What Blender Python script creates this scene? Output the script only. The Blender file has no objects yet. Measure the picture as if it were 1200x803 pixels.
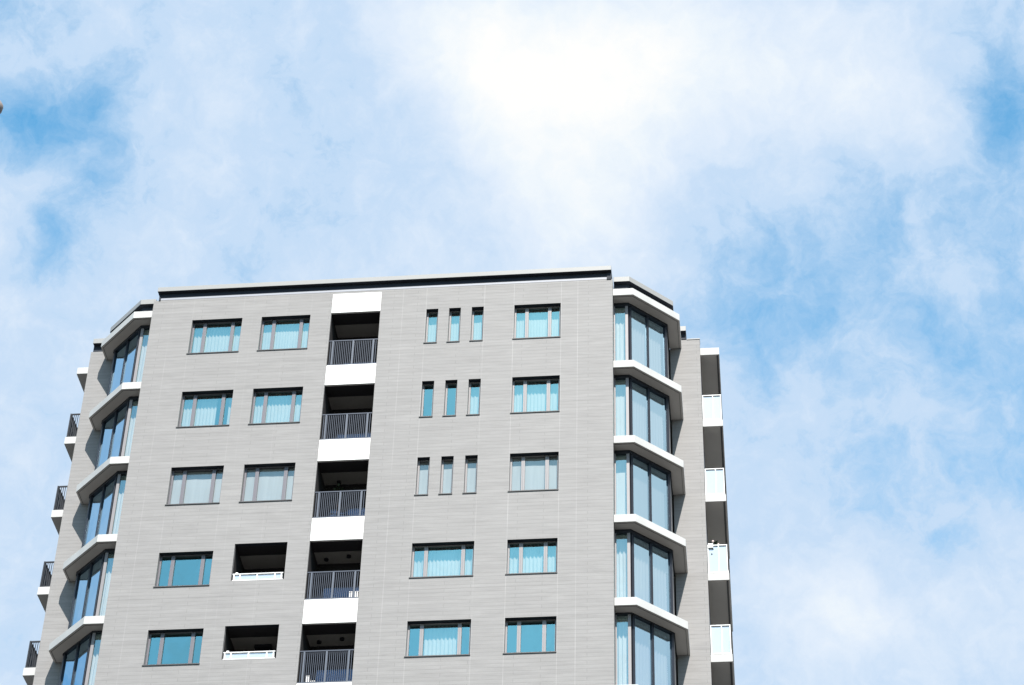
import bpy, math, random
from mathutils import Matrix, Vector
random.seed(7)
scene = bpy.context.scene
COL = scene.collection
GZ = 55.3                      # height of the facade datum (top of the tiled front) above the ground

# ------------------------------------------------------------------ materials
def new_mat(name):
    m = bpy.data.materials.new(name); m.use_nodes = True
    nt = m.node_tree; nt.nodes.clear()
    out = nt.nodes.new('ShaderNodeOutputMaterial')
    return m, nt, out

def N(nt, t, **kw):
    n = nt.nodes.new(t)
    for k, v in kw.items():
        if k.startswith('_'):
            setattr(n, k[1:], v)
        else:
            n.inputs[k.replace('__', ' ')].default_value = v
    return n

def link(nt, a, ao, b, bi): nt.links.new(a.outputs[ao], b.inputs[bi])

def math_n(nt, op, a, b=None, clamp=False):
    n = nt.nodes.new('ShaderNodeMath'); n.operation = op; n.use_clamp = clamp
    for i, v in enumerate((a, b)):
        if v is None: continue
        if isinstance(v, (int, float)): n.inputs[i].default_value = v
        else: nt.links.new(v, n.inputs[i])
    return n.outputs[0]

def plain(name, col, rough=.6, metal=0.0, noise=.06, nscale=3.0, spec=.4, stretch=(1, 1, 1), bump=0.0):
    m, nt, out = new_mat(name)
    b = N(nt, 'ShaderNodeBsdfPrincipled', Roughness=rough, Metallic=metal)
    b.inputs['Specular IOR Level'].default_value = spec
    tc = N(nt, 'ShaderNodeTexCoord'); mp = N(nt, 'ShaderNodeMapping'); mp.inputs['Scale'].default_value = stretch
    link(nt, tc, 'Object', mp, 'Vector')
    nz = N(nt, 'ShaderNodeTexNoise', Scale=nscale, Detail=5.0, Roughness=.6)
    link(nt, mp, 0, nz, 'Vector')
    mr = N(nt, 'ShaderNodeMapRange'); mr.inputs['From Min'].default_value = .25; mr.inputs['From Max'].default_value = .75
    mr.inputs['To Min'].default_value = 1 - noise; mr.inputs['To Max'].default_value = 1 + noise
    link(nt, nz, 'Fac', mr, 'Value')
    mx = N(nt, 'ShaderNodeVectorMath', _operation='SCALE'); mx.inputs[0].default_value = col
    link(nt, mr, 0, mx, 'Scale'); link(nt, mx, 0, b, 'Base Color')
    if bump:
        bp = N(nt, 'ShaderNodeBump', Strength=bump, Distance=.02); link(nt, nz, 'Fac', bp, 'Height'); link(nt, bp, 0, b, 'Normal')
    link(nt, b, 0, out, 0)
    return m

def tile_material():
    m, nt, out = new_mat('grey_facade_tile')
    b = N(nt, 'ShaderNodeBsdfPrincipled', Roughness=.62); b.inputs['Specular IOR Level'].default_value = .3
    tc = N(nt, 'ShaderNodeTexCoord'); sp = N(nt, 'ShaderNodeSeparateXYZ'); link(nt, tc, 'Object', sp, 0)
    X, Y, Z = sp.outputs
    u = math_n(nt, 'ADD', X, Y)
    # long thin tiles in running courses: random tone per tile
    cb = N(nt, 'ShaderNodeCombineXYZ'); nt.links.new(u, cb.inputs[0]); nt.links.new(Z, cb.inputs[1])
    bk = N(nt, 'ShaderNodeTexBrick', _offset=.37, _offset_frequency=2, Scale=1.0)
    bk.inputs['Color1'].default_value = (.0, .0, .0, 1); bk.inputs['Color2'].default_value = (1, 1, 1, 1); bk.inputs['Mortar'].default_value = (.25, .25, .25, 1)
    bk.inputs['Mortar Size'].default_value = .011; bk.inputs['Brick Width'].default_value = 2.3; bk.inputs['Row Height'].default_value = .142
    bk.inputs['Mortar Smooth'].default_value = .3
    link(nt, cb, 0, bk, 'Vector')
    mp = N(nt, 'ShaderNodeMapping'); mp.inputs['Scale'].default_value = (.75, 5.6, 1); link(nt, cb, 0, mp, 0)
    n1 = N(nt, 'ShaderNodeTexNoise', Scale=1.0, Detail=4.0, Roughness=.65, Distortion=.4); link(nt, mp, 0, n1, 'Vector')
    n2 = N(nt, 'ShaderNodeTexNoise', Scale=.16, Detail=3.0); link(nt, tc, 'Object', n2, 'Vector')
    # a shallow ribbed relief per course
    rib = math_n(nt, 'FRACT', math_n(nt, 'MULTIPLY', Z, 1 / .142))
    mort = bk.outputs['Fac']
    v = math_n(nt, 'MULTIPLY', math_n(nt, 'SUBTRACT', n1.outputs['Fac'], .5), .46)
    sep = N(nt, 'ShaderNodeSeparateColor'); nt.links.new(bk.outputs['Color'], sep.inputs[0])
    v = math_n(nt, 'ADD', v, math_n(nt, 'MULTIPLY', math_n(nt, 'SUBTRACT', sep.outputs[0], .5), .035))
    v = math_n(nt, 'ADD', v, math_n(nt, 'MULTIPLY', math_n(nt, 'SUBTRACT', n2.outputs['Fac'], .5), .10))
    v = math_n(nt, 'SUBTRACT', v, math_n(nt, 'MULTIPLY', mort, .15))
    # vertical sealant joints, a little paler than the tile
    js = None
    for jx, wgt in ((-15.75, .5), (-14.98, .4), (-13.15, .4), (-12.80, .25), (-11.6, .3), (-10.70, .3), (-7.42, .75), (-6.585, .9), (-4.515, .9),
                    (-3.47, 1), (-1.80, 1), (-1.22, .9)):
        d = math_n(nt, 'ABSOLUTE', math_n(nt, 'SUBTRACT', X, jx))
        k = math_n(nt, 'MULTIPLY', math_n(nt, 'LESS_THAN', d, .014), wgt)
        js = k if js is None else math_n(nt, 'ADD', js, k)
    jn = N(nt, 'ShaderNodeTexNoise', Scale=.55, Detail=2.0); link(nt, tc, 'Object', jn, 'Vector')
    js = math_n(nt, 'MULTIPLY', js, math_n(nt, 'MULTIPLY', math_n(nt, 'SUBTRACT', jn.outputs['Fac'], .25), 2.0, True))
    v = math_n(nt, 'ADD', v, math_n(nt, 'MULTIPLY', js, .31))
    # storey joints
    zz = math_n(nt, 'FRACT', math_n(nt, 'MULTIPLY', math_n(nt, 'ADD', Z, 3.33 - GZ + 323), 1 / 3.23))
    v = math_n(nt, 'SUBTRACT', v, math_n(nt, 'MULTIPLY', math_n(nt, 'LESS_THAN', zz, .007), .10))
    s = math_n(nt, 'ADD', v, 1.0)
    mx = N(nt, 'ShaderNodeVectorMath', _operation='SCALE'); mx.inputs[0].default_value = (.237, .230, .230)
    nt.links.new(s, mx.inputs['Scale']); link(nt, mx, 0, b, 'Base Color')
    h = math_n(nt, 'ADD', math_n(nt, 'MULTIPLY', rib, .35), n1.outputs['Fac'])
    h = math_n(nt, 'SUBTRACT', h, mort)
    bp = N(nt, 'ShaderNodeBump', Strength=.22, Distance=.012); nt.links.new(h, bp.inputs['Height']); link(nt, bp, 0, b, 'Normal')
    link(nt, b, 0, out, 0)
    return m

def glass_material(name, refl, tint_r, tint_t, wave=.02):
    """coated window glass: part mirror, part tinted see-through"""
    m, nt, out = new_mat(name)
    tr = N(nt, 'ShaderNodeBsdfTransparent', Color=(*tint_t, 1)); gl = N(nt, 'ShaderNodeBsdfGlossy', Color=(*tint_r, 1), Roughness=.0)
    lw = N(nt, 'ShaderNodeLayerWeight', Blend=.5)
    fac = math_n(nt, 'ADD', math_n(nt, 'MULTIPLY', math_n(nt, 'POWER', lw.outputs['Facing'], 3.0), .45), refl, True)
    tc = N(nt, 'ShaderNodeTexCoord'); nz = N(nt, 'ShaderNodeTexNoise', Scale=1.1, Detail=1.0); link(nt, tc, 'Object', nz, 'Vector')
    bp = N(nt, 'ShaderNodeBump', Strength=wave * 10, Distance=.02); link(nt, nz, 'Fac', bp, 'Height'); link(nt, bp, 0, gl, 'Normal')
    mx = N(nt, 'ShaderNodeMixShader'); nt.links.new(fac, mx.inputs[0]); link(nt, tr, 0, mx, 1); link(nt, gl, 0, mx, 2)
    link(nt, mx, 0, out, 0)
    return m

def curtain_material(name, col, trans=.35):
    m, nt, out = new_mat(name)
    d = N(nt, 'ShaderNodeBsdfDiffuse', Color=(*col, 1)); t = N(nt, 'ShaderNodeBsdfTranslucent', Color=(*col, 1))
    tc = N(nt, 'ShaderNodeTexCoord'); mp = N(nt, 'ShaderNodeMapping'); mp.inputs['Scale'].default_value = (9, 9, .6); link(nt, tc, 'Object', mp, 0)
    nz = N(nt, 'ShaderNodeTexNoise', Scale=1.0, Detail=3.0); link(nt, mp, 0, nz, 'Vector')
    mr = N(nt, 'ShaderNodeMapRange'); mr.inputs['To Min'].default_value = .82; mr.inputs['To Max'].default_value = 1.08
    link(nt, nz, 'Fac', mr, 'Value')
    sc = N(nt, 'ShaderNodeVectorMath', _operation='SCALE'); sc.inputs[0].default_value = col; link(nt, mr, 0, sc, 'Scale')
    link(nt, sc, 0, d, 'Color'); link(nt, sc, 0, t, 'Color')
    mx = N(nt, 'ShaderNodeMixShader'); mx.inputs[0].default_value = trans; link(nt, d, 0, mx, 1); link(nt, t, 0, mx, 2)
    link(nt, mx, 0, out, 0)
    return m

M = {}
M['tile'] = tile_material()
M['white'] = plain('white_render', (.84, .84, .83), .7, noise=.03, nscale=.8)
M['slab_white'] = plain('white_painted_concrete', (.46, .46, .457), .75, noise=.10, nscale=1.2, bump=.05)
M['soffit'] = plain('grey_soffit_paint', (.52, .50, .475), .8, noise=.06, nscale=1.0)
M['coping'] = plain('pale_metal_coping', (.27, .27, .268), .45, metal=.0, noise=.05, nscale=.7, stretch=(.3, 1, 1))
M['flashing_shade'] = plain('dark_flashing_and_shade', (.024, .029, .04), .6, spec=.15, noise=.1)  # dark metal of the end caps; elsewhere shade painted into the colour
M['strip'] = plain('pale_blue_metal_strip', (.30, .31, .35), .45, noise=.04)
M['frame'] = plain('silver_grey_window_frame', (.135, .13, .15), .42, metal=.1, noise=.04)
M['frame_light'] = plain('light_aluminium_frame', (.225, .215, .225), .42, metal=.05, noise=.04)
M['frame_dark'] = plain('dark_blue_grey_frame', (.022, .026, .036), .4, metal=.3, noise=.06)
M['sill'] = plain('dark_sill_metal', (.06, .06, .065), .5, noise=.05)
M['rail'] = plain('grey_blue_rail_metal', (.044, .054, .078), .45, metal=.1, noise=.06)
M['rail_post'] = plain('pale_grey_rail_post', (.08, .094, .122), .42, metal=.1, noise=.05)
M['rail_black'] = plain('black_rail_metal', (.018, .02, .026), .5, metal=.2, noise=.1)
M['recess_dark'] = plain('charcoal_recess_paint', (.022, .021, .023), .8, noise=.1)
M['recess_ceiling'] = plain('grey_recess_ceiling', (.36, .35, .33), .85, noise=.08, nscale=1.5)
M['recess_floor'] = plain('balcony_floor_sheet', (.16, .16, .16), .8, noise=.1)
M['interior'] = plain('interior_paint', (.20, .20, .19), .9)
M['roof'] = plain('roof_membrane', (.25, .25, .25), .9, noise=.12)
M['white_metal'] = plain('white_rail_metal', (.82, .82, .82), .45, noise=.03)
M['curtain'] = curtain_material('white_sheer_curtain', (.90, .90, .88))
M['blind'] = curtain_material('pale_grey_blind', (.47, .475, .475), .2)
M['glass'] = glass_material('reflective_window_glass', .44, (.47, 1.0, 1.0), (1.0, .98, .93))
M['glass_bay'] = glass_material('reflective_bay_glass', .64, (.52, .80, 1.0), (1.0, .98, .98))
M['glass_front'] = glass_material('pale_front_bay_glass', .36, (.55, .95, 1.0), (1.0, .99, .95))
M['glass_grey'] = glass_material('pale_grey_window_glass', .20, (.75, 1.0, 1.0), (.97, 1.0, 1.0))
M['glass_door'] = glass_material('dark_door_glass', .10, (.45, .65, 1.0), (.5, .55, .6))
M['glass_rail'] = None
M['lamp_grey'] = plain('weathered_lamp_grey', (.22, .19, .18), .6, noise=.12, nscale=8)
M['leaf'] = plain('dark_leaf', (.035, .055, .03), .6, noise=.3, nscale=12)
M['pot'] = plain('brown_clay_pot', (.18, .10, .07), .8, noise=.1)
M['flower'] = plain('pale_pink_petals', (.72, .58, .55), .7, noise=.08)
M['cloth'] = plain('white_cloth', (.80, .80, .80), .9, noise=.04)

def frosted():
    m, nt, out = new_mat('milky_rail_glass')
    d = N(nt, 'ShaderNodeBsdfDiffuse', Color=(.66, .69, .70, 1)); t = N(nt, 'ShaderNodeBsdfTranslucent', Color=(.8, .85, .87, 1))
    g = N(nt, 'ShaderNodeBsdfGlossy', Color=(.9, .95, 1, 1), Roughness=.08)
    tc = N(nt, 'ShaderNodeTexCoord'); nz = N(nt, 'ShaderNodeTexNoise', Scale=1.3, Detail=3.0); link(nt, tc, 'Object', nz, 'Vector')
    mr = N(nt, 'ShaderNodeMapRange'); mr.inputs['To Min'].default_value = .25; mr.inputs['To Max'].default_value = .55; link(nt, nz, 'Fac', mr, 0)
    a = N(nt, 'ShaderNodeMixShader'); a.inputs[0].default_value = .35; link(nt, d, 0, a, 1); link(nt, t, 0, a, 2)
    b = N(nt, 'ShaderNodeMixShader'); link(nt, mr, 0, b, 0); link(nt, a, 0, b, 1); link(nt, g, 0, b, 2)
    link(nt, b, 0, out, 0)
    return m
M['glass_rail'] = frosted()

# ------------------------------------------------------------------ mesh helpers
class MB:
    """collects faces for ONE mesh object; z is given from the facade datum"""
    def __init__(s): s.v = []; s.f = []; s.mi = []
    def quad(s, *p, mi=0):
        i = len(s.v); s.v += [tuple(q) for q in p]; s.f.append(tuple(range(i, i + len(p)))); s.mi.append(mi); return s
    def box(s, x0, x1, y0, y1, z0, z1, mi=0):
        i = len(s.v)
        s.v += [(x0, y0, z0), (x1, y0, z0), (x1, y1, z0), (x0, y1, z0), (x0, y0, z1), (x1, y0, z1), (x1, y1, z1), (x0, y1, z1)]
        for f in ((0, 3, 2, 1), (4, 5, 6, 7), (0, 1, 5, 4), (1, 2, 6, 5), (2, 3, 7, 6), (3, 0, 4, 7)):
            s.f.append(tuple(i + k for k in f)); s.mi.append(mi)
        return s
    def prism(s, poly, z0, z1, mi=0, mb=None, mt=None):
        """vertical prism on a plan polygon, counter-clockwise; mb = bottom material"""
        n = len(poly); i = len(s.v)
        a = sum(poly[k][0] * poly[(k + 1) % n][1] - poly[(k + 1) % n][0] * poly[k][1] for k in range(n))
        if a < 0: poly = poly[::-1]
        s.v += [(x, y, z0) for x, y in poly] + [(x, y, z1) for x, y in poly]
        s.f.append(tuple(i + k for k in reversed(range(n)))); s.mi.append(mi if mb is None else mb)
        s.f.append(tuple(i + n + k for k in range(n))); s.mi.append(mi if mt is None else mt)
        for k in range(n):
            q = (k + 1) % n; s.f.append((i + k, i + q, i + n + q, i + n + k)); s.mi.append(mi)
        return s
    def bar(s, a, b, w, z0, z1, mi=0, off=0.0, ext=0.0):
        """upright plate along plan line a-b, thickness w centred on it (shifted by off to the left)"""
        ax, ay = a; bx, by = b; L = math.hypot(bx - ax, by - ay); dx, dy = (bx - ax) / L, (by - ay) / L; nx, ny = -dy, dx
        ax -= dx * ext; ay -= dy * ext; bx += dx * ext; by += dy * ext
        p = [(ax + nx * (off - w / 2), ay + ny * (off - w / 2)), (bx + nx * (off - w / 2), by + ny * (off - w / 2)),
             (bx + nx * (off + w / 2), by + ny * (off + w / 2)), (ax + nx * (off + w / 2), ay + ny * (off + w / 2))]
        return s.prism(p, z0, z1, mi)
    def build(s, name, mats, parent=None, bevel=0.0, smooth=False):
        me = bpy.data.meshes.new(name)
        me.from_pydata(s.v, [], s.f)
        for m in (mats if isinstance(mats, (list, tuple)) else [mats]): me.materials.append(m)
        me.polygons.foreach_set('material_index', s.mi)
        if smooth: me.polygons.foreach_set('use_smooth', [True] * len(s.f))
        me.update()
        o = bpy.data.objects.new(name, me); COL.objects.link(o)
        if parent is not None: o.parent = parent
        if bevel:
            b = o.modifiers.new('edge', 'BEVEL'); b.width = bevel; b.segments = 2; b.limit_method = 'ANGLE'; b.angle_limit = math.radians(50)
            b.use_clamp_overlap = True
        return o

def tag(o, label=None, cat=None, group=None, kind=None):
    if label: o['label'] = label
    if cat: o['category'] = cat
    if group: o['group'] = group
    if kind: o['kind'] = kind
    return o

def empty(name, loc):
    o = bpy.data.objects.new(name, None); COL.objects.link(o); o.location = loc; o.empty_display_size = .5; return o

def wavy(x0, x1, y, z0, z1, wl=.17, amp=.035, seed=0, along=None):
    """hanging curtain: folds across, slightly gathered at the top. along=(a,b): plan line instead of x0..x1 at y"""
    r = random.Random(seed); mb = MB()
    if along is None: a, b = (x0, y), (x1, y)
    else: a, b = along
    L = math.hypot(b[0] - a[0], b[1] - a[1]); dx, dy = (b[0] - a[0]) / L, (b[1] - a[1]) / L; nx, ny = -dy, dx
    n = max(8, int(L / wl * 8)); rows = 6
    ph = r.random() * 6; pts = []
    for i in range(n + 1):
        t = L * i / n
        w = math.sin(2 * math.pi * t / wl + ph + .6 * math.sin(t * 3.1 + ph)) * amp * (.7 + .5 * math.sin(t * 1.7 + 2 * ph) ** 2)
        pts.append((t, w))
    for j in range(rows + 1):
        k = j / rows; s = .75 + .35 * (1 - k)
        for t, w in pts:
            o = w * s + .01 * math.sin(5 * k + t * 2)
            mb.v.append((a[0] + dx * t + nx * o, a[1] + dy * t + ny * o, z0 + (z1 - z0) * k))
    for j in range(rows):
        for i in range(n):
            q = j * (n + 1) + i; mb.f.append((q, q + 1, q + n + 2, q + n + 1)); mb.mi.append(0)
    return mb

# ------------------------------------------------------------------ the building
XL, XR = -16.48, 0.0
T = {1: -.89, 2: -4.118, 3: -7.36, 4: -10.826, 5: -13.808}
B = {1: -2.418, 2: -5.656, 3: -8.903, 4: -12.161, 5: -15.119}
COLX = {'L1': (-14.972, -13.158), 'L2': (-12.463, -10.709), 'S1': (-6.567, -6.145), 'S2': (-5.76, -5.343), 'S3': (-4.956, -4.533),
        'M': (-6.573, -4.529), 'R': (-3.453, -1.818)}
BX = (-9.969, -8.214)
LT = {1: -.853, 2: -4.095, 3: -7.338, 4: -10.569, 5: -13.762, 6: -16.98}        # balcony opening heads
LR = {1: -2.095, 2: -5.344, 3: -8.585, 4: -11.772, 5: -14.754}                  # top rail
LB = {0: .02, 1: -3.234, 2: -6.453, 3: -9.671, 4: -12.86, 5: -15.96}            # rail foot / top of white panel
SB = {0: -.557, 1: -3.785, 2: -7.005, 3: -10.21, 4: -13.41, 5: -16.6}           # undersides of the bay slabs
STH = .295
YSL, YSR = 2.42, 3.25            # set-back fronts on the left and right
YB = 19.0
GB = -GZ                         # ground

bld = empty('apartment_building', (0, 0, GZ))
tag(bld, 'tall grey tiled apartment block with glazed chamfered corner bays and white balcony panels', 'building')

wins = []
for f in (1, 2, 3):
    for c in ('L1', 'L2', 'S1', 'S2', 'S3', 'R'): wins.append((c, f))
for f in (4, 5):
    for c in ('L1', 'M', 'R'): wins.append((c, f))
OT = {4: -10.586, 5: -13.756}; OB = {4: -12.03, 5: -15.0}
openings = [(*COLX[c], B[f], T[f], .29) for c, f in wins]
openings += [(*COLX['L2'], OB[f], OT[f], .16) for f in (4, 5)]
openings.append((*BX, LT[6], LB[0], .10))

TOPF = .10
def wall_front():
    mb = MB()
    xs = sorted({XL, XR} | {o[0] for o in openings} | {o[1] for o in openings})
    zs = sorted({GB, TOPF} | {o[2] for o in openings} | {o[3] for o in openings})
    for i in range(len(xs) - 1):
        j = 0
        while j < len(zs) - 1:
            cx = (xs[i] + xs[i + 1]) / 2
            def inside(jj):
                cz = (zs[jj] + zs[jj + 1]) / 2
                return any(o[0] < cx < o[1] and o[2] < cz < o[3] for o in openings)
            if inside(j): j += 1; continue
            k = j
            while k + 1 < len(zs) - 1 and not inside(k + 1): k += 1
            mb.quad((xs[i], 0, zs[j]), (xs[i + 1], 0, zs[j]), (xs[i + 1], 0, zs[k + 1]), (xs[i], 0, zs[k + 1]))
            j = k + 1
    for x0, x1, z0, z1, d in openings:
        mb.quad((x0, 0, z0), (x0, 0, z1), (x0, d, z1), (x0, d, z0))
        mb.quad((x1, 0, z1), (x1, 0, z0), (x1, d, z0), (x1, d, z1))
        mb.quad((x0, 0, z1), (x1, 0, z1), (x1, d, z1), (x0, d, z1), mi=1)  # underside of the head, its shade painted near-black
        mb.quad((x1, 0, z0), (x0, 0, z0), (x0, d, z0), (x1, d, z0))
    # returns at both corners, seen past the edge of the bays
    mb.quad((XR, 0, GB), (XR, .62, GB), (XR, .62, TOPF), (XR, 0, TOPF))
    mb.quad((XL, .62, GB), (XL, 0, GB), (XL, 0, TOPF), (XL, .62, TOPF))
    # the parapet's top and back, over the roof
    mb.quad((XL, 0, TOPF), (XR, 0, TOPF), (XR, .62, TOPF), (XL, .62, TOPF))
    mb.quad((XL, .62, -.3), (XL, .62, TOPF), (XR, .62, TOPF), (XR, .62, -.3))
    return mb
wall_front().build('wall', [M['tile'], M['flashing_shade']], bld)

def wall_set_back():
    mb = MB()
    X0, X1 = -19.35, 2.93; tl, tr = -.15, -.18
    # right front, left front (outside the bays), then sides and back down to the ground
    mb.box(1.86, X1, YSR, YSR + .3, GB, tr)
    mb.box(X0, -18.34, YSL, YSL + .3, GB, tl)
    mb.box(X1 - .3, X1, YSR + .302, YB, GB, tr - .004)
    mb.box(X0, X0 + .3, YSL + .302, YB, GB, tl - .004)
    mb.box(X0 + .302, X1 - .302, YB - .3, YB, GB, tr - .008)
    # lower storeys of the corners, below the bays in view
    for s in 'RL':
        yw = YSR if s == 'R' else YSL
        l = bay_line(.46, yw + .1)
        p = [(-.3, l[0][1]), l[1], l[2], l[3], (-.3, yw + .1)]
        mb.prism([(q if s == 'R' else (XL - q[0], q[1])) for q in p], GB, SB[5] - .005)
    return mb
def bay_line(d, yw):
    k = .4142 * d
    return [(0.0, .12 + d), (.71 - k, .12 + d), (2.27 - d, 1.68 + k), (2.27 - d, yw)]
wall_set_back().build('set_back_wall', M['tile'], bld)

# roof and storey floors inside (they keep daylight from running through the shell)
def shell_plan(d=0.0):
    return [(XL + .02, .64), (XR - .02, .64), (.4, 1.0), (1.70, 2.3), (1.70, YSR + .34), (2.6, YSR + .34), (2.6, YB - .34), (-19.0, YB - .34), (-19.0, YSL + .34), (-18.3, YSL + .34), (-18.3, 2.1), (-17.0, .9)]
mb = MB(); mb.prism(shell_plan(), -.42, -.30); mb.build('roof', M['roof'], bld)
mb = MB()
for k in range(1, 7): mb.prism(shell_plan(), SB[k - 1] - 3.22 + .04, SB[k - 1] - 3.22 + .22)
mb.box(-18.9, 2.5, 6.0, 6.1, -20, -.45)
mb.box(-18.9, 2.5, .9, YB - .4, -20.1, -20.0)
mb.build('storey_floor', M['interior'], bld)

# copings ------------------------------------------------------------
def offs_front(o): return o
mb = MB()
mb.prism([(-16.35, -.17), (-.035, -.17), (-.035, .70), (-16.35, .70)], .39, .585, mi=0, mb=1)  # bottom face painted dark for the shade under the overhang
mb.build('coping', [M['coping'], M['flashing_shade']], bld, bevel=.008)
mb = MB()                                                  # blue-white strip under it, closed by dark end caps
mb.box(-16.24, -.20, -.006, .60, TOPF + .004, .195)
mb.build('flashing_strip', M['strip'], bld)
mb = MB(); mb.box(-16.24, -.20, -.012, .60, .197, .388); mb.build('painted_strip_shadow', M['flashing_shade'], bld)  # upper part of the strip, the coping's shadow painted dark
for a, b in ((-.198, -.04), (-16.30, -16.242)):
    mb = MB(); mb.box(a, b, -.03, .60, TOPF - .015, .388); mb.build('flashing_end', M['flashing_shade'], bld)

def mirx(p): return (XL - p[0], p[1])
def side(poly, s): return [p if s == 'R' else mirx(p) for p in poly]

for s in 'RL':
    yw = YSR if s == 'R' else YSL
    # roof parapet of the bay: upstand with its shade painted dark, under a pale coping
    cp = [(.02, .27), (.575, .27), (2.05, 1.745), (2.05, yw - .02), (1.75, yw - .02), (1.75, 1.87), (.45, .57), (.02, .57)]
    mb = MB(); mb.prism(side(cp, s), .20, .42, mi=0, mb=1); mb.build('coping', [M['coping'], M['flashing_shade']], bld, bevel=.008)
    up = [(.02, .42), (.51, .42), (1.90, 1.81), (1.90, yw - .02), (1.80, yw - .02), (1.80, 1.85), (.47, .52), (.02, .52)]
    mb = MB(); mb.prism(side(up, s), SB[0] + STH, .198); mb.build('bay_parapet', M['flashing_shade'], bld)
    # coping on the set-back wall, shade painted into its underside
    xa, xb = (1.5, 2.45) if s == 'R' else (-19.28, -17.98)
    mb = MB(); mb.prism([(xa, yw - .17), (xb, yw - .17), (xb, yw + .5), (xa, yw + .5)], .12, .34, mi=0, mb=1); mb.build('coping', [M['coping'], M['flashing_shade']], bld, bevel=.008)
    mb = MB(); mb.box(xa, xb - .02, yw - .004, yw + .4, -.148, .118); mb.build('flashing_end', M['flashing_shade'], bld)
mb = MB(); mb.box(2.47, 2.94, YSR - .02, YSR + .32, -.178, -.14); mb.build('coping', M['coping'], bld)

# white storey panels and recessed balconies --------------------------------
for k in range(0, 6):
    top = LB[k]; bot = LT[k + 1]
    mb = MB(); mb.box(BX[0] + .004, BX[1] - .004, .004, .09, bot, top)
    mb.build('spandrel_panel', M['white'], bld, bevel=.006)

def recess(x0, x1, z0, z1, yin, beam, depth, lights=(), hatch=None):
    """open room behind a facade opening: charcoal beam soffit, grey ceiling, side walls, glazed back"""
    mb = MB()
    zc = z1 + .06
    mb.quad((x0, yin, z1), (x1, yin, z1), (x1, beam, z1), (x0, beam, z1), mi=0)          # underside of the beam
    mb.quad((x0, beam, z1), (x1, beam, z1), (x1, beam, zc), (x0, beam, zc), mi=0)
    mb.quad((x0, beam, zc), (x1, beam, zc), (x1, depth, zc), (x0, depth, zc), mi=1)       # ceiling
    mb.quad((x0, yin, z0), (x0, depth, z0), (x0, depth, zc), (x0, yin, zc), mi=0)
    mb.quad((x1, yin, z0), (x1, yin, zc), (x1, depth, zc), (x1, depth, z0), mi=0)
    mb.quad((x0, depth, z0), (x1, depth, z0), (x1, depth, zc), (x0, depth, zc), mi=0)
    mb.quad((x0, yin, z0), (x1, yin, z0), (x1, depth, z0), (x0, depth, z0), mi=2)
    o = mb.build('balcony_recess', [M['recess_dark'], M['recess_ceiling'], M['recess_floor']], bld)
    w = x1 - x0
    d = MB()
    d.box(x0 + .12, x1 - .12, depth - .06, depth - .005, z0 + .05, z1 - .25)
    d.build('sliding_door', M['glass_door'], o)
    for fx, fy in lights:
        l = MB(); cx, cy = x0 + fx * w, beam + fy * (depth - beam); r = .075
        pts = [(cx + r * math.cos(a * math.pi / 6), cy + r * math.sin(a * math.pi / 6)) for a in range(12)]
        l.prism(pts, zc - .07, zc - .004); l.build('ceiling_light', M['rail_black'], o)
    if hatch:
        h = MB(); h.box(x0 + hatch[0] * w, x0 + hatch[1] * w, depth - .35, depth - .12, zc - .10, zc - .004); h.build('ceiling_hatch', M['rail_black'], o)
    return o

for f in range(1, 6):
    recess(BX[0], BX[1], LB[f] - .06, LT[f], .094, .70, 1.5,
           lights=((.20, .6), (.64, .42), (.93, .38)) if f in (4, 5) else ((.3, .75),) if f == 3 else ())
    mb = MB()                                                # railing with upright bars
    r = empty('balcony_railing', (0, 0, 0)); r.parent = bld
    x0, x1 = BX[0] + .012, BX[1] - .012; zt, zb = LR[f], LB[f] + .012
    t = MB(); t.box(x0, x1, .03, .085, zt - .045, zt); t.build('top_rail', M['rail'], r, bevel=.004)
    t = MB(); t.box(x0, x1, .035, .08, zb, zb + .05); t.build('bottom_rail', M['rail'], r)
    bars = MB(); n = 27
    for i in range(1, n):
        x = x0 + (x1 - x0) * i / n; bars.box(x - .0095, x + .0095, .045, .068, zb + .052, zt - .047)
    bars.build('baluster_bars', M['rail'], r)
    for fx in (.085, .50, .915):
        p = MB(); x = x0 + (x1 - x0) * fx; p.box(x - .026, x + .026, .016, .044, zb + .01, zt - .05); p.build('post', M['rail_post'], r)

for f in (4, 5):
    x0, x1 = COLX['L2']
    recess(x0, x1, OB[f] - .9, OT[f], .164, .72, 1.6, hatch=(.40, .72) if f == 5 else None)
    r = empty('glass_railing', (0, 0, 0)); r.parent = bld
    zt = OB[f] + .29; zb = OB[f] + .015
    fr = MB(); fr.box(x0 + .03, x1 - .05, .03, .08, zt - .028, zt); fr.box(x0 + .03, x1 - .05, .03, .08, zb, zb + .028)
    fr.build('rail_frame', M['white_metal'], r, bevel=.004)
    for fx in (.03, .15, .49, .84, .97):
        x = x0 + .03 + (x1 - x0 - .08) * fx
        p = MB(); p.box(x - .018, x + .018, .022, .07, zb + .03, zt - .03); p.build('post', M['white_metal'], r)
    p = MB(); p.box(x0 + .05, x1 - .07, .075, .087, zb + .03, zt - .03); p.build('pane', M['glass_rail'], r)
    k = MB(); k.box(x0 + .10, x0 + .19, .10, .19, zt - .05, zt + .10); k.build('bracket', M['white_metal'], r, bevel=.02)

# windows -----------------------------------------------------------------
MULL = {'L1': (.245, .80), 'L2': (.245, .805), 'M': (.22, .815), 'R': (.265, .755)}
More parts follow.
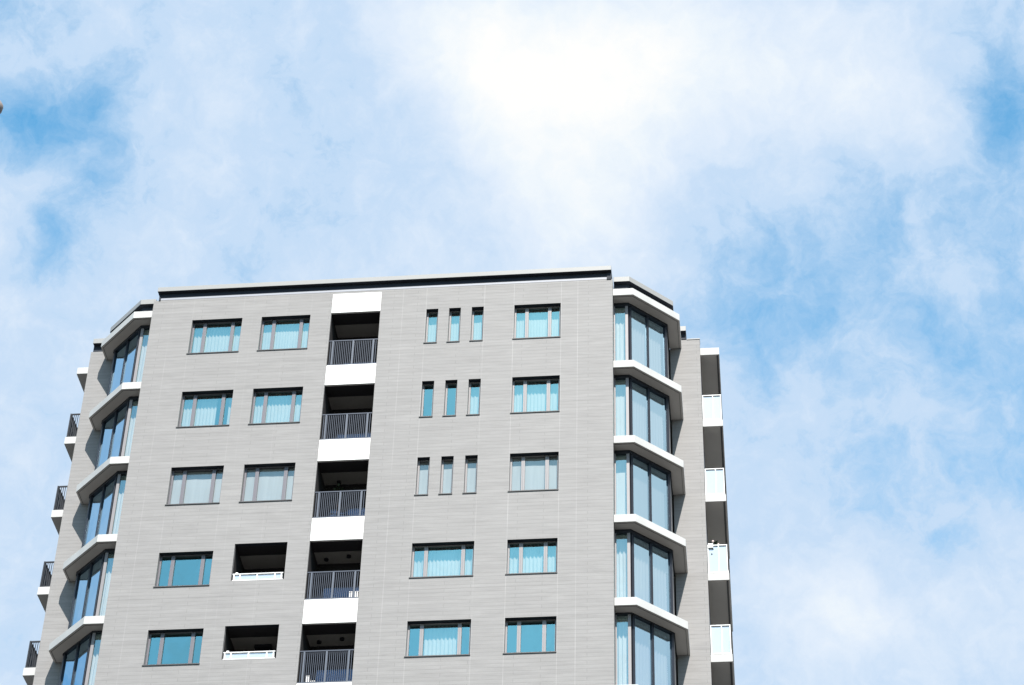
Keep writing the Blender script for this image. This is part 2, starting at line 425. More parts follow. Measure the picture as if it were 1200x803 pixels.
# what hangs behind each window: (from, to) across, how far down the top starts, kind
CURT = {('L1', 1): [(0, 1, 'c')], ('L2', 1): [(0, 1, 'f')], ('R', 1): [(0, 1, 'f')],
        ('S1', 1): [(0, 1, 'f')], ('S2', 1): [(0, 1, 'f')], ('S3', 1): [(0, 1, 'f')],
        ('L1', 2): [(0, .66, 'c'), (.9, 1, 'c')], ('L2', 2): [(0, 1, 'c')], ('S3', 2): [(0, 1, 'c')], ('R', 2): [(0, 1, 'c')],
        ('L1', 3): [(0, 1, 'b')], ('L2', 3): [(0, 1, 'b')], ('S1', 3): [(0, 1, 'b')], ('S2', 3): [(0, 1, 'b')], ('S3', 3): [(0, 1, 'b')], ('R', 3): [(0, 1, 'b')],
        ('M', 4): [(0, 1, 'c')], ('R', 4): [(0, 1, 'c')], ('M', 5): [(.24, .79, 'c')]}
WLAB = {}
for (c, f) in wins:
    x0, x1 = COLX[c]; z0, z1 = B[f], T[f]; w = x1 - x0
    e = empty('window', ((x0 + x1) / 2, 0, z0)); e.parent = bld
    ox, oz = (x0 + x1) / 2, z0
    def L(mb):
        mb.v = [(a - ox, b_, c_ - oz) for a, b_, c_ in mb.v]; return mb
    fr = MB(); y0, y1 = .18, .25
    b_ = .062; bh = .032
    fr.box(x0 + .002, x0 + b_, y0, y1, z0 + .002, z1 - .002); fr.box(x1 - b_, x1 - .002, y0, y1, z0 + .002, z1 - .002)
    fr.box(x0 + b_, x1 - b_, y0, y1, z1 - bh, z1 - .002); fr.box(x0 + b_, x1 - b_, y0, y1, z0 + .002, z0 + .045)
    if c in MULL:
        for m_ in MULL[c]:
            xm = x0 + w * m_
            fr.box(xm - .062, xm + .062, y0 - .012, y1, z0 + .045, z1 - bh)
            fr.box(xm - .006, xm + .006, y0 - .02, y0 - .012, z0 + .045, z1 - bh)
    L(fr).build('frame', M['frame_light'] if c in ('R', 'S1', 'S2', 'S3', 'M') else M['frame'], e, bevel=.004)
    g = MB()
    cuts = [x0 + b_] + sum([[x0 + w * m_ - .06, x0 + w * m_ + .06] for m_ in MULL.get(c, ())], []) + [x1 - b_]
    for i in range(0, len(cuts), 2): g.quad((cuts[i] - .01, .235, z0 + .03), (cuts[i + 1] + .01, .235, z0 + .03), (cuts[i + 1] + .01, .235, z1 - .03), (cuts[i] - .01, .235, z1 - .03))
    L(g).build('pane', M['glass_grey'] if f == 3 else M['glass'], e)
    sl = MB(); sl.box(x0 - .035, x1 + .012, -.03, .178, z0 - .028, z0 + .006); L(sl).build('sill', M['sill'], e)
    for a, q, kind in CURT.get((c, f), ()):
        xa, xb = x0 + .03 + (w - .06) * a, x0 + .03 + (w - .06) * q
        sd = hash((c, f)) % 97 if False else ord(c[0]) * 7 + ord(c[-1]) * 3 + f * 11
        if kind == 'c': cu = wavy(xa, xb, .40, z0 - .05, z1 + .02, .125, .022, sd)
        elif kind == 'f': cu = wavy(xa, xb, .37, z0 - .05, z1 + .02, .10, .010, sd)
        else: cu = wavy(xa, xb, .29, z0 + .02, z1 - .01, .5, .003, sd)
        L(cu).build('curtain', M['blind'] if kind == 'b' else M['curtain'], e, smooth=True)

# glazed corner bays ---------------------------------------------------------
def bay_line(d, yw):
    k = .4142 * d
    return [(0.0, .12 + d), (.71 - k, .12 + d), (2.27 - d, 1.68 + k), (2.27 - d, yw)]
def lerp(a, b, t): return (a[0] + (b[0] - a[0]) * t, a[1] + (b[1] - a[1]) * t)
BAYC = {('R', 1): 'cc', ('R', 2): 'ff', ('R', 3): 'bb', ('R', 4): 'cc', ('R', 5): 'cc', ('L', 1): 'a', ('L', 2): 'a', ('L', 3): 'ab', ('L', 4): 'ab', ('L', 5): 'a'}
for s in 'RL':
    yw = YSR if s == 'R' else YSL
    fl = (lambda p: p) if s == 'R' else mirx
    for k in range(0, 6):
        o = bay_line(0, yw - .003); i = bay_line(1.0, yw - .003)
        poly = [(.003, o[0][1]), o[1], o[2], o[3], (i[3][0] - .2, o[3][1]), (.5, 1.3), (.003, 1.1)]
        mb = MB(); mb.prism(side(poly, s), SB[k], SB[k] + STH, mi=0, mb=1)
        # drip groove near the rim, drawn as a thin dark strip on the underside
        mb.build('bay_slab', [M['slab_white'], M['soffit']], bld, bevel=.008)
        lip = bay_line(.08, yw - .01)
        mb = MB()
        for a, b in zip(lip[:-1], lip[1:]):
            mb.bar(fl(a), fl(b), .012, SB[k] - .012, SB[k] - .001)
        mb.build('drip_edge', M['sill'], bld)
    for f in range(1, 6):
        e = empty('bay_window', (0, 0, 0)); e.parent = bld
        zb, zt = SB[f] + STH, SB[f - 1]
        hd = .13 if f < 5 else .06
        g = bay_line(.50, yw - .01); hb = bay_line(.43, yw - .01)
        # head box, then dark posts and sill
        mb = MB()
        h2 = bay_line(.56, yw - .01)
        mb.prism([fl(p) for p in ((.01, hb[0][1]), hb[1], hb[2], hb[3], h2[3], h2[2], h2[1], (.01, h2[0][1]))], zt - hd, zt - .002)
        mb.prism([fl(p) for p in ((.01, g[0][1] - .04), (g[1][0] + .02, g[1][1] - .04), (g[2][0] + .04, g[2][1] - .02), (g[2][0] + .04, yw - .3), (g[2][0] - .04, yw - .3), (g[2][0] - .04, g[2][1] + .02), (g[1][0] - .02, g[1][1] + .04), (.01, g[0][1] + .04))], zb + .002, zb + .07)
        a, b = g[1], g[2]
        mb.bar(fl(lerp(a, b, .015)), fl(lerp(a, b, .065)), .10, zb + .07, zt - hd)
        mb.bar(fl(lerp(a, b, .47)), fl(lerp(a, b, .52)), .09, zb + .07, zt - hd)
        mb.bar(fl(lerp(a, b, .945)), fl(lerp(a, b, 1.0)), .10, zb + .07, zt - hd)
        mb.build('frame', M['frame_dark'], e, bevel=.004)
        mb = MB()
        mb.box(*sorted((fl((.40, 0))[0], fl((g[1][0] + .0, 0))[0])), g[0][1] - .055, g[0][1] + .04, zb + .072, zt - hd - .002)
        mb.box(*sorted((fl((.006, 0))[0], fl((.05, 0))[0])), g[0][1] - .055, g[0][1] + .04, zb + .072, zt - hd - .002)
        mb.build('corner_post', M['frame_light'], e, bevel=.004)
        for pn, (pa, pb) in enumerate(((( .05, g[0][1]), (.40, g[0][1])), (lerp(a, b, .06), lerp(a, b, .475)), (lerp(a, b, .515), lerp(a, b, .95)))):
            pa, pb = fl(pa), fl(pb)
            q = MB(); q.quad((*pa, zb + .05), (*pb, zb + .05), (*pb, zt - hd + .01), (*pa, zt - hd + .01)); q.build('pane', M['glass_bay'] if pn else M['glass_front'], e)
        # short tiled return from the glass back to the set-back wall
        q = MB(); xx = sorted((fl((1.765, 0))[0], fl((1.80, 0))[0])); q.box(*xx, g[2][1] + .03, yw - .004, zb + .072, zt - hd - .002); q.build('return_wall', M['tile'], e)
        kinds = BAYC[(s, f)]; c_ = bay_line(.66, yw)
        ca, cb = fl(lerp(c_[1], c_[2], .05)), fl(lerp(c_[1], c_[2], .97))
        zz = (zb + .03, zt - .10)
        if kinds:
            kk = kinds[0]
            if True:                                       # front pane
                p0, p1 = fl((.04, c_[0][1])), fl((c_[1][0] + .04, c_[0][1]))
                if kk != 'b': wv = wavy(0, 0, 0, *zz, .13, .03 if kk in 'ca' else .012, f * 5 + 3, along=(p0, p1))
                else: wv = wavy(0, 0, 0, *zz, .4, .004, f * 5 + 3, along=(p0, p1))
                wv.build('curtain', M['curtain'], e, smooth=True)
            if len(kinds) > 1:
                kk = kinds[1]
                if s == 'L': ca, cb = (fl(lerp(c_[1], c_[2], .05)), fl(lerp(c_[1], c_[2], .97)))
                if kk == 'c': wv = wavy(0, 0, 0, *zz, .13, .024, f * 7, along=(ca, cb))
                elif kk == 'f': wv = wavy(0, 0, 0, *zz, .12, .015, f * 7, along=(ca, cb))
                else: wv = wavy(0, 0, 0, *zz, .6, .004, f * 7, along=(ca, cb))
                wv.build('curtain', M['blind'] if kk == 'b' else M['curtain'], e, smooth=True)

# side balconies ---------------------------------------------------------------
RS = [(-.51, -.83), (-3.77, -4.05), (-6.99, -7.27), (-10.20, -10.48), (-13.36, -13.64)]     # right: slab top, underside
RT = [None, -2.64, -5.86, -9.04, -12.215]
LS = [(-.55, -.84), (-3.73, -4.03), (-6.93, -7.23), (-10.13, -10.44), (-13.33, -13.63), (-16.5, -16.8)]
LTOP = [None, -2.66, -5.87, -9.07, -12.27, None]
for i, (zt, zb) in enumerate(RS):
    y0, y1, x1 = YSR + .10, YSR + 8.5, (3.615 if i == 0 else 3.645)
    mb = MB(); mb.prism([(2.932, y0), (x1, y0), (x1, y1), (2.932, y1)], zb, zt, mi=0, mb=1)
    e = mb.build('side_balcony', [M['slab_white'], M['soffit']], bld, bevel=.008)
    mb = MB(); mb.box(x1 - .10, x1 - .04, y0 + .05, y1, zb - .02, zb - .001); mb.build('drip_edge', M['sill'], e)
    if RT[i] is not None:
        tz = RT[i]; xo = 3.615
        fr = MB(); fr.box(2.945, xo, y0 + .02, y0 + .06, tz - .03, tz); fr.box(2.945, xo, y0 + .02, y0 + .06, zt + .03, zt + .06)
        fr.box(xo - .04, xo, y0 + .062, y1, tz - .03, tz); fr.box(xo - .04, xo, y0 + .062, y1, zt + .03, zt + .06)
        fr.build('rail_frame', M['white_metal'], e, bevel=.004)
        for x in (2.965, 3.315, 3.595):
            p = MB(); p.box(x - .013, x + .013, y0 + .022, y0 + .058, zt + .002, tz - .032); p.build('post', M['white_metal'], e)
        for yy in (1.5, 3, 4.5, 6, 7.5):
            p = MB(); p.box(xo - .038, xo - .002, y0 + yy, y0 + yy + .05, zt + .002, tz - .032); p.build('post', M['white_metal'], e)
        p = MB(); p.box(2.955, xo - .01, y0 + .064, y0 + .074, zt + .06, tz - .05); p.build('pane', M['glass_rail'], e)
        p = MB(); p.box(xo - .056, xo - .044, y0 + .08, y1, zt + .06, tz - .05); p.build('pane', M['glass_rail'], e)
for i, (zt, zb) in enumerate(LS):
    y0, y1, x0 = YSL + .38, YSL + 9, -19.90
    mb = MB(); mb.prism([(-19.352, y0), (x0, y0), (x0, y1), (-19.352, y1)], zb, zt, mi=0, mb=1)
    e = mb.build('side_balcony', [M['slab_white'], M['soffit']], bld, bevel=.008)
    if LTOP[i] is not None:
        tz = LTOP[i]; xo = -19.86
        fr = MB(); fr.box(xo, -19.36, y0 + .03, y0 + .07, tz - .05, tz); fr.box(xo, xo + .04, y0 + .072, y1, tz - .05, tz)
        fr.box(xo, -19.36, y0 + .03, y0 + .07, zt + .02, zt + .06); fr.box(xo, xo + .04, y0 + .072, y1, zt + .02, zt + .06)
        fr.build('rail_frame', M['rail_black'], e)
        bars = MB()
        for j in range(1, 7): bars.box(xo + .072 * j - .011, xo + .072 * j + .011, y0 + .04, y0 + .06, zt + .06, tz - .05)
        for j in range(0, 90): bars.box(xo + .01, xo + .03, y0 + .10 + .075 * j, y0 + .122 + .075 * j, zt + .06, tz - .05)
        bars.build('baluster_bars', M['rail_black'], e)
        p = MB(); p.box(xo - .004, xo + .044, y0 + .026, y0 + .074, zt + .001, tz + .004); p.build('post', M['rail_black'], e)
        p = MB(); p.box(-19.41, -19.36, y0 + .026, y0 + .074, zt + .001, tz + .004); p.build('post', M['rail_black'], e)

# ------------------------------------------------------------------ things on the balconies
def lathe(mb, cx, cy, prof, n=16, mi=0):
    i0 = len(mb.v)
    for r, z in prof:
        for k in range(n):
            a = 2 * math.pi * k / n; mb.v.append((cx + r * math.cos(a), cy + r * math.sin(a), z))
    for j in range(len(prof) - 1):
        for k in range(n):
            q = (k + 1) % n; mb.f.append((i0 + j * n + k, i0 + j * n + q, i0 + (j + 1) * n + q, i0 + (j + 1) * n + k)); mb.mi.append(mi)
    mb.f.append(tuple(i0 + k for k in reversed(range(n)))); mb.mi.append(mi)
    mb.f.append(tuple(i0 + (len(prof) - 1) * n + k for k in range(n))); mb.mi.append(mi)
    return mb

def leaves(mb, cx, cy, z0, z1, r, n, size, seed):
    rr = random.Random(seed)
    for _ in range(n):
        t = rr.random(); a = rr.random() * 6.283; q = r * math.sqrt(rr.random()) * (.5 + .9 * math.sin(math.pi * min(1, t * .9 + .1)))
        x, y, z = cx + q * math.cos(a), cy + q * math.sin(a), z0 + (z1 - z0) * t
        d = Vector((math.cos(a), math.sin(a), rr.uniform(-.3, .9))).normalized(); sdir = d.cross(Vector((0, 0, 1))).normalized()
        l = size * rr.uniform(.6, 1.3); w = l * .3
        p = Vector((x, y, z))
        mb.quad(p, p + d * l * .5 + sdir * w, p + d * l, p + d * l * .5 - sdir * w)

def plant(name, x, y, z, h, r, n, seed, label, flowers=()):
    e = empty(name, (x, y, z + GZ)); tag(e, label, 'plant')
    mb = MB(); lathe(mb, 0, 0, [(.09, .0), (.13, .02), (.15, .26), (.165, .27), (.165, .30), (.13, .30), (.125, .27)]); mb.build('pot', M['pot'], e, smooth=False)
    mb = MB(); lathe(mb, 0, 0, [(.018, .25), (.013, h * .5), (.006, h * .85)], 8); mb.build('stem', M['pot'], e)
    mb = MB(); leaves(mb, 0, 0, h * .45, h, r, n, .11, seed); mb.build('foliage', M['leaf'], e)
    for fx, fy, fz, fr in flowers:
        mb = MB(); lathe(mb, fx, fy, [(fr * .2, fz - fr), (fr * .9, fz - fr * .4), (fr, fz), (fr * .8, fz + fr * .6), (fr * .3, fz + fr)], 8)
        mb.build('flower', M['flower'], e, smooth=True)
    return e
plant('potted_plant', 3.16, YSR + .34, -10.20, 1.40, .10, 90, 3,
      'dark potted plant with two pale flowers above the white rail of a right side balcony',
      flowers=((-.02, -.14, 1.345, .042), (.16, -.12, 1.24, .034)))
plant('potted_plant', BX[0] + .62, .85, LB[3] - .05, 1.85, .2, 160, 9,
      'bushy dark plant in the recessed balcony third from the top of the white panel column')
mb = MB()
zc = -9.04
for t0, t1, ya, yb in ((zc + .002, zc + .05, YSR + .105, YSR + .18),):
    for i in range(6):
        a = i / 6; b = (i + 1) / 6
        mb.box(2.97 + .17 * a, 2.97 + .17 * b, ya, yb, t0, t1 - .022 * a + .01 * math.sin(i * 2.1))
mb.box(2.97, 3.14, YSR + .096, YSR + .104, zc - .12, zc + .045)
o = mb.build('towel', M['cloth'], None); o.location = (0, 0, GZ)
tag(o, 'white folded towel hung over the right balcony rail beside the flowering plant', 'towel')

def crate(loc, boxes, label):
    e = empty('storage_box', loc); tag(e, label, 'storage box', 'white boxes on the recessed balconies')
    body, lid = MB(), MB()
    for x0, x1, y0, y1, z0, z1 in boxes:
        body.box(x0, x1, y0, y1, z0, z1 - .035); lid.box(x0 - .01, x1 + .01, y0 - .01, y1 + .01, z1 - .033, z1)
    body.build('box_body', M['white_metal'], e, bevel=.01); lid.build('lid', M['cloth'], e, bevel=.008)
    return e
crate((-8.42, .16, LB[4] - .06 + GZ), [(-.13, .15, 0, .25, .0, .42)], 'tall white box in the right corner of the fourth balcony down, behind the bars')
crate((-8.72, .16, LB[4] - .06 + GZ), [(-.02, .13, 0, .2, .0, .20)], 'low white box beside the taller one on the fourth balcony down')
crate((-9.66, .16, LB[5] - .06 + GZ), [(-.07, .04, 0, .2, .0, .42)], 'narrow white box behind the left bars of the lowest balcony in view')
crate((-9.50, .17, LB[5] - .06 + GZ), [(-.07, .07, 0, .2, .0, .24)], 'short white box right of the narrow one on the lowest balcony in view')

# ------------------------------------------------------------------ street lamp whose head just enters the left edge
def tube(mb, pts, rad, n=10):
    i0 = len(mb.v); m_ = len(pts)
    for j, p in enumerate(pts):
        p = Vector(p); a = Vector(pts[max(0, j - 1)]); b = Vector(pts[min(m_ - 1, j + 1)]); d = (b - a).normalized()
        u = d.cross(Vector((.3, 1, .1))).normalized(); v = d.cross(u); r = rad[j] if isinstance(rad, (list, tuple)) else rad
        for k in range(n):
            an = 2 * math.pi * k / n; q = p + u * math.cos(an) * r + v * math.sin(an) * r; mb.v.append(tuple(q))
    for j in range(m_ - 1):
        for k in range(n):
            q = (k + 1) % n; mb.f.append((i0 + j * n + k, i0 + j * n + q, i0 + (j + 1) * n + q, i0 + (j + 1) * n + k)); mb.mi.append(0)
    mb.f.append(tuple(i0 + k for k in reversed(range(n)))); mb.mi.append(0)
    mb.f.append(tuple(i0 + (m_ - 1) * n + k for k in range(n))); mb.mi.append(0)
    return mb
LX, LY, LZ = .489, -54.586, 9.807
lamp = empty('street_lamp', (LX - 2.2, LY, 0)); tag(lamp, 'grey brown street lamp whose rounded head tip pokes in at the left edge', 'street lamp')
mb = MB(); tube(mb, [(0, 0, 0), (0, 0, .3), (0, 0, .32), (0, 0, 5), (0, 0, 9.2), (.12, 0, 9.6), (.5, 0, 9.76), (1.55, 0, LZ - .01)], [.13, .13, .085, .075, .05, .04, .035, .03]); mb.build('pole', M['lamp_grey'], lamp, smooth=True)
mb = MB(); tube(mb, [(1.50, 0, LZ), (1.56, 0, LZ), (1.75, 0, LZ), (2.05, 0, LZ), (2.16, 0, LZ), (2.20, 0, LZ), (2.213, 0, LZ)], [.03, .05, .075, .07, .055, .034, .012], 16); mb.build('lamp_head', M['lamp_grey'], lamp, smooth=True)

# ------------------------------------------------------------------ ground
mb = MB(); S_ = 6000.0; mb.quad((-S_, -S_, 0), (S_, -S_, 0), (S_, S_, 0), (-S_, S_, 0))
tag(mb.build('ground', plain('dark_paving', (.075, .073, .07), .9, noise=.15, nscale=.2), None), kind='structure')

# ------------------------------------------------------------------ sun and sky
SUN = Vector((.27, -1.0, 1.19)).normalized()
elev = math.asin(SUN.z); azim = math.atan2(SUN.x, SUN.y)
sun = bpy.data.lights.new('sun', 'SUN'); sun.energy = 4.4; sun.angle = math.radians(.5); sun.color = (1, .95, .875)
so = bpy.data.objects.new('sun', sun); COL.objects.link(so); so.rotation_euler = SUN.to_track_quat('Z', 'Y').to_euler(); so.location = SUN * 200

w = bpy.data.worlds.new('World'); scene.world = w; w.use_nodes = True
nt = w.node_tree; nt.nodes.clear()
out = nt.nodes.new('ShaderNodeOutputWorld'); bg = nt.nodes.new('ShaderNodeBackground'); bg.inputs['Strength'].default_value = .09
link(nt, bg, 0, out, 0)
sk = nt.nodes.new('ShaderNodeTexSky'); sk.sky_type = 'NISHITA'; sk.sun_disc = False; sk.sun_elevation = elev; sk.sun_rotation = azim
sk.air_density = 1.0; sk.dust_density = .6; sk.ozone_density = 1.0; sk.altitude = 50
tc = nt.nodes.new('ShaderNodeTexCoord')
D = tc.outputs['Generated']
def noise(scale, detail, rough, vec, dist=0.0):
    n = nt.nodes.new('ShaderNodeTexNoise'); n.inputs['Scale'].default_value = scale; n.inputs['Detail'].default_value = detail
    n.inputs['Roughness'].default_value = rough; n.inputs['Distortion'].default_value = dist; nt.links.new(vec, n.inputs['Vector']); return n
# wind-torn edges: bend the directions by a little turbulence first
wn = noise(30, 5, .6, D)
sub = nt.nodes.new('ShaderNodeVectorMath'); sub.operation = 'SUBTRACT'; nt.links.new(wn.outputs['Color'], sub.inputs[0]); sub.inputs[1].default_value = (.5, .5, .5)
scl = nt.nodes.new('ShaderNodeVectorMath'); scl.operation = 'SCALE'; nt.links.new(sub.outputs[0], scl.inputs[0]); scl.inputs['Scale'].default_value = .026
add = nt.nodes.new('ShaderNodeVectorMath'); add.operation = 'ADD'; nt.links.new(D, add.inputs[0]); nt.links.new(scl.outputs[0], add.inputs[1])
DW = add.outputs[0]
CLOUDS = [(-0.2913, 0.6414, 0.7098, 0.022, -0.176), (-0.2766, 0.6463, 0.7112, 0.0207, -0.056), (-0.2892, 0.6523, 0.7007, 0.0179, 0.067), (-0.2915, 0.6733, 0.6795, 0.0218, -0.405), (-0.2842, 0.6852, 0.6707, 0.0164, -0.058), (-0.277, 0.6655, 0.6931, 0.0192, 0.199), (-0.2638, 0.6712, 0.6927, 0.0211, -0.223), (-0.2649, 0.6824, 0.6813, 0.0206, -0.106), (-0.2613, 0.6982, 0.6665, 0.0189, -0.201), (-0.2813, 0.7104, 0.6452, 0.0182, -0.382), (-0.2755, 0.7021, 0.6566, 0.0165, -0.076), (-0.2942, 0.701, 0.6496, 0.0209, 0.168), (-0.2289, 0.6712, 0.7051, 0.0331, 0.004), (-0.2313, 0.6961, 0.6797, 0.0302, 0.003), (-0.1936, 0.6727, 0.7141, 0.0292, 0.046), (-0.2057, 0.7283, 0.6536, 0.0291, -0.131), (-0.1726, 0.7183, 0.674, 0.0262, -0.137), (-0.1764, 0.6796, 0.7121, 0.0335, -0.068), (-0.132, 0.708, 0.6938, 0.0329, -0.153), (-0.2128, 0.6872, 0.6946, 0.0276, 0.086), (-0.1511, 0.7204, 0.6769, 0.0272, 0.077), (-0.1399, 0.6734, 0.7259, 0.0346, 0.088), (-0.1164, 0.6947, 0.7099, 0.03, 0.193), (-0.0796, 0.6883, 0.721, 0.0329, 0.25), (-0.0508, 0.6908, 0.7213, 0.0323, 0.213), (-0.0886, 0.7106, 0.698, 0.0322, 0.216), (-0.0716, 0.7272, 0.6826, 0.028, 0.09), (-0.0344, 0.715, 0.6983, 0.0346, 0.203), (0.0028, 0.699, 0.7151, 0.0326, 0.143), (0.0388, 0.6948, 0.7181, 0.0346, 0.2), (0.0772, 0.7024, 0.7075, 0.0254, 0.151), (0.102, 0.6943, 0.7124, 0.02, 0.135), (0.1154, 0.7039, 0.7009, 0.0225, -0.321), (0.1093, 0.6865, 0.7189, 0.0182, -0.11), (0.1231, 0.6834, 0.7196, 0.0238, 0.018), (0.1182, 0.7173, 0.6866, 0.0241, -0.254), (0.1007, 0.7217, 0.6848, 0.0213, 0.173), (0.0555, 0.7127, 0.6993, 0.0251, 0.085), (0.0196, 0.7173, 0.6965, 0.0266, 0.057), (0.0729, 0.7175, 0.6927, 0.0217, 0.04), (-0.0547, 0.7446, 0.6653, 0.0329, 0.212), (-0.0251, 0.7379, 0.6744, 0.0297, 0.042), (0.0008, 0.7292, 0.6843, 0.0236, -0.031), (0.0185, 0.7346, 0.6782, 0.0227, -0.028), (0.0403, 0.73, 0.6822, 0.027, -0.016), (0.0716, 0.7396, 0.6693, 0.0264, -0.216), (0.0863, 0.7295, 0.6785, 0.0207, 0.117), (0.1067, 0.7384, 0.6658, 0.0255, -0.228), (0.0885, 0.751, 0.6543, 0.0245, 0.123), (0.1162, 0.7521, 0.6487, 0.0289, 0.013), (-0.0003, 0.7463, 0.6656, 0.0252, -0.093), (0.0275, 0.7612, 0.648, 0.0283, -0.096), (0.0087, 0.7725, 0.635, 0.0279, -0.198), (0.0525, 0.7612, 0.6464, 0.0314, -0.098), (0.0876, 0.765, 0.638, 0.0268, -0.042), (0.1148, 0.7728, 0.6242, 0.0307, -0.187), (0.0691, 0.777, 0.6257, 0.0288, -0.088), (-0.0121, 0.7602, 0.6496, 0.0296, -0.022), (0.0332, 0.7819, 0.6225, 0.0288, 0.015), (0.0146, 0.7907, 0.612, 0.0303, -0.032), (0.0784, 0.7944, 0.6023, 0.0226, 0.204), (0.1031, 0.7911, 0.6029, 0.0208, 0.147), (0.1126, 0.8012, 0.5877, 0.0323, -0.242), (0.067, 0.8055, 0.5888, 0.028, -0.257), (0.0931, 0.7851, 0.6124, 0.0215, -0.109), (0.031, 0.8103, 0.5852, 0.0331, 0.076), (0.0407, 0.8227, 0.567, 0.0276, -0.181), (0.0657, 0.8201, 0.5684, 0.0286, 0.116), (0.0114, 0.8308, 0.5564, 0.0346, 0.12), (0.0462, 0.8405, 0.5399, 0.0281, 0.187), (0.0597, 0.8468, 0.5286, 0.0281, 0.119), (0.0818, 0.8354, 0.5435, 0.0254, -0.096), (0.0929, 0.8289, 0.5516, 0.0227, -0.102), (0.0976, 0.8495, 0.5184, 0.0346, 0.117), (0.1102, 0.8278, 0.5501, 0.0303, 0.128), (0.0093, 0.8558, 0.5173, 0.0346, 0.006), (0.0272, 0.8539, 0.5196, 0.0284, 0.128), (-0.2956, 0.7174, 0.6309, 0.0268, 0.041), (-0.2905, 0.7396, 0.6072, 0.0346, 0.08), (-0.2983, 0.7552, 0.5836, 0.0346, -0.021), (-0.2927, 0.778, 0.5559, 0.0346, 0.099), (-0.3032, 0.7932, 0.5281, 0.0346, -0.069), (-0.3002, 0.8074, 0.5079, 0.0346, 0.06), (-0.2653, 0.7251, 0.6355, 0.03, 0.043), (-0.2166, 0.731, 0.6471, 0.0332, 0.077), (-0.0907, 0.7378, 0.6689, 0.0342, 0.116), (-0.1634, 0.7381, 0.6546, 0.0346, 0.113), (-0.1969, 0.7079, 0.6784, 0.0307, 0.044), (-0.2501, 0.7094, 0.659, 0.0256, 0.08), (-0.2796, 0.6913, 0.6663, 0.015, 0.207), (-0.1111, 0.6745, 0.7299, 0.0316, 0.198), (-0.0217, 0.6875, 0.7258, 0.0337, 0.213)]
CLOUDS += [(.78, .05, .62, .32, .85), (.70, -.25, .66, .2, .4), (-.80, .0, .60, .035, .4), (-.74, .20, .64, .03, .35), (-.78, .11, .61, .025, .3)]  # unseen clouds to the sides, added for the bay panes to reflect
acc = None
for dx, dy, dz, sg, wt in CLOUDS:
    v = nt.nodes.new('ShaderNodeVectorMath'); v.operation = 'DISTANCE'; nt.links.new(DW, v.inputs[0]); v.inputs[1].default_value = (dx, dy, dz)
    q = math_n(nt, 'POWER', math_n(nt, 'MULTIPLY', v.outputs['Value'], 1 / sg), 2.0)
    g = math_n(nt, 'MULTIPLY', math_n(nt, 'EXPONENT', math_n(nt, 'MULTIPLY', q, -1.0)), wt)
    acc = g if acc is None else math_n(nt, 'ADD', acc, g)
# overall cover: hazy cloud ahead, mostly clear blue behind
sp = nt.nodes.new('ShaderNodeSeparateXYZ'); nt.links.new(D, sp.inputs[0])
mr = nt.nodes.new('ShaderNodeMapRange'); nt.links.new(sp.outputs[1], mr.inputs['Value'])
mr.inputs['From Min'].default_value = -.2; mr.inputs['From Max'].default_value = .5; mr.inputs['To Min'].default_value = .08; mr.inputs['To Max'].default_value = .485
n1 = noise(3.2, 6, .6, DW); n2 = noise(44, 9, .64, DW, .3)
far = math_n(nt, 'SUBTRACT', 1.0, math_n(nt, 'MULTIPLY', math_n(nt, 'SUBTRACT', sp.outputs[1], .45), 8.0, True), True)
t = math_n(nt, 'ADD', mr.outputs[0], acc)
t = math_n(nt, 'ADD', t, math_n(nt, 'MULTIPLY', math_n(nt, 'MULTIPLY', math_n(nt, 'SUBTRACT', n1.outputs['Fac'], .5), 1.3), far))
n3 = noise(85, 6, .6, DW, .4)
t = math_n(nt, 'ADD', t, math_n(nt, 'MULTIPLY', math_n(nt, 'SUBTRACT', n3.outputs['Fac'], .5), .15))
damp = nt.nodes.new('ShaderNodeMapRange'); nt.links.new(t, damp.inputs['Value'])      # dense cloud is smoother than its frayed rim
damp.inputs['From Min'].default_value = .5; damp.inputs['From Max'].default_value = .95; damp.inputs['To Min'].default_value = .74; damp.inputs['To Max'].default_value = .2
t = math_n(nt, 'ADD', t, math_n(nt, 'MULTIPLY', math_n(nt, 'SUBTRACT', n2.outputs['Fac'], .5), damp.outputs[0]), True)
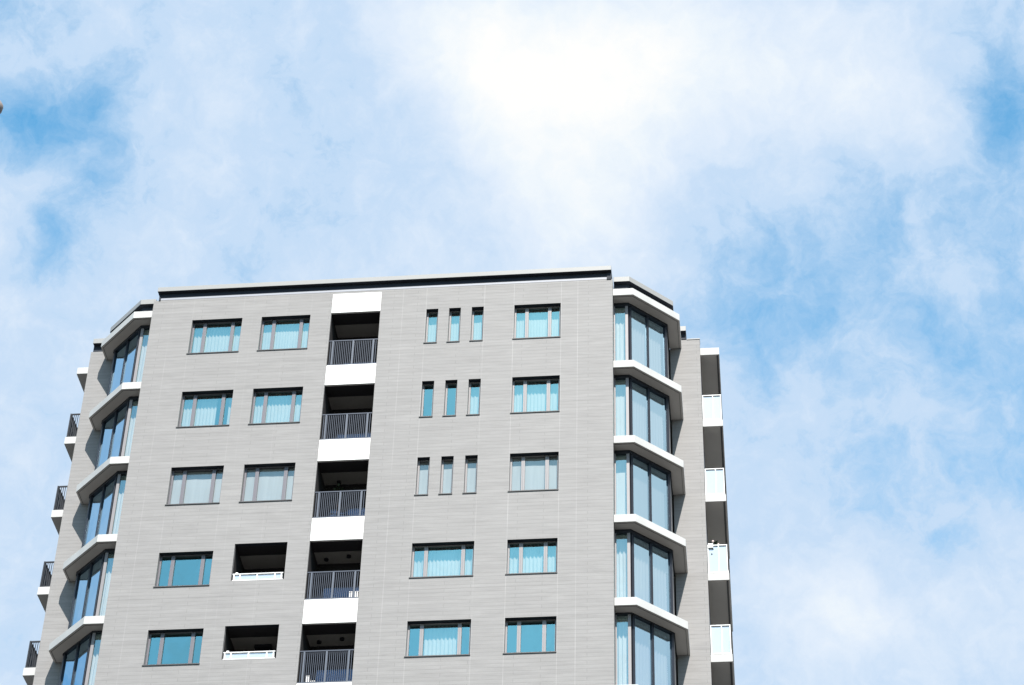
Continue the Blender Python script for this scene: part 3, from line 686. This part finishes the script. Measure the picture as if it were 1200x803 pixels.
# thin cloud veils the blue, thick cloud is white
ramp = nt.nodes.new('ShaderNodeValToRGB'); nt.links.new(t, ramp.inputs[0])
cr = ramp.color_ramp; cr.elements[0].position = 0; cr.elements[0].color = (2.35, 3.6, 4.98, 1); cr.elements[1].position = 1; cr.elements[1].color = (5.6, 5.6, 5.52, 1)
e_ = cr.elements.new(.75); e_.color = (4.2, 4.75, 5.45, 1); e_ = cr.elements.new(.88); e_.color = (4.85, 5.2, 5.5, 1); e_ = cr.elements.new(.5); e_.color = (3.22, 4.1, 5.2, 1)
cov = nt.nodes.new('ShaderNodeMapRange'); nt.links.new(t, cov.inputs['Value']); cov.inputs['From Min'].default_value = 0; cov.inputs['From Max'].default_value = .44
tint = nt.nodes.new('ShaderNodeMix'); tint.data_type = 'RGBA'; tint.blend_type = 'MULTIPLY'; tint.inputs[0].default_value = 1.0
nt.links.new(sk.outputs[0], tint.inputs[6]); tmx = nt.nodes.new('ShaderNodeMix'); tmx.data_type = 'RGBA'; tmx.inputs[6].default_value = (1.05, 1.28, 1.22, 1); tmx.inputs[7].default_value = (.85, 1.72, 1.74, 1)
tfr = nt.nodes.new('ShaderNodeMapRange'); tfr.inputs['From Min'].default_value = -.3; tfr.inputs['From Max'].default_value = .5; nt.links.new(sp.outputs[1], tfr.inputs['Value'])
nt.links.new(tfr.outputs[0], tmx.inputs[0]); nt.links.new(tmx.outputs[2], tint.inputs[7])
mix = nt.nodes.new('ShaderNodeMix'); mix.data_type = 'RGBA'; nt.links.new(cov.outputs[0], mix.inputs[0]); nt.links.new(tint.outputs[2], mix.inputs[6]); nt.links.new(ramp.outputs[0], mix.inputs[7])
nt.links.new(mix.outputs[2], bg.inputs['Color'])
w.cycles.sampling_method = 'MANUAL'; w.cycles.sample_map_resolution = 512

# ------------------------------------------------------------------ camera
cam = bpy.data.cameras.new('camera'); co = bpy.data.objects.new('camera', cam); COL.objects.link(co); scene.camera = co
cam.sensor_fit = 'HORIZONTAL'; cam.sensor_width = 36; cam.lens = 2743.15 * 36 / 1200; cam.clip_start = .1; cam.clip_end = 20000
r = Vector((0.99462318, 0.10083647, 0.02359544)); u = Vector((0.04530855, -0.62859013, 0.77641586)); fw = Vector((-0.0931229, 0.77117213, 0.62977906))
m = Matrix((r, u, -fw)).transposed().to_4x4(); m.translation = Vector((4.0599, -62.5864, -53.6926 + GZ)); co.matrix_world = m

vs = scene.view_settings; scene.display_settings.display_device = 'sRGB'
vs.view_transform = 'Standard'; vs.look = 'None'; vs.exposure = 1.0; vs.gamma = 1; vs.use_curve_mapping = False
scene.cycles.max_bounces = 8; scene.cycles.transparent_max_bounces = 12; scene.cycles.use_denoising = True
scene.cycles.caustics_reflective = False; scene.cycles.caustics_refractive = False
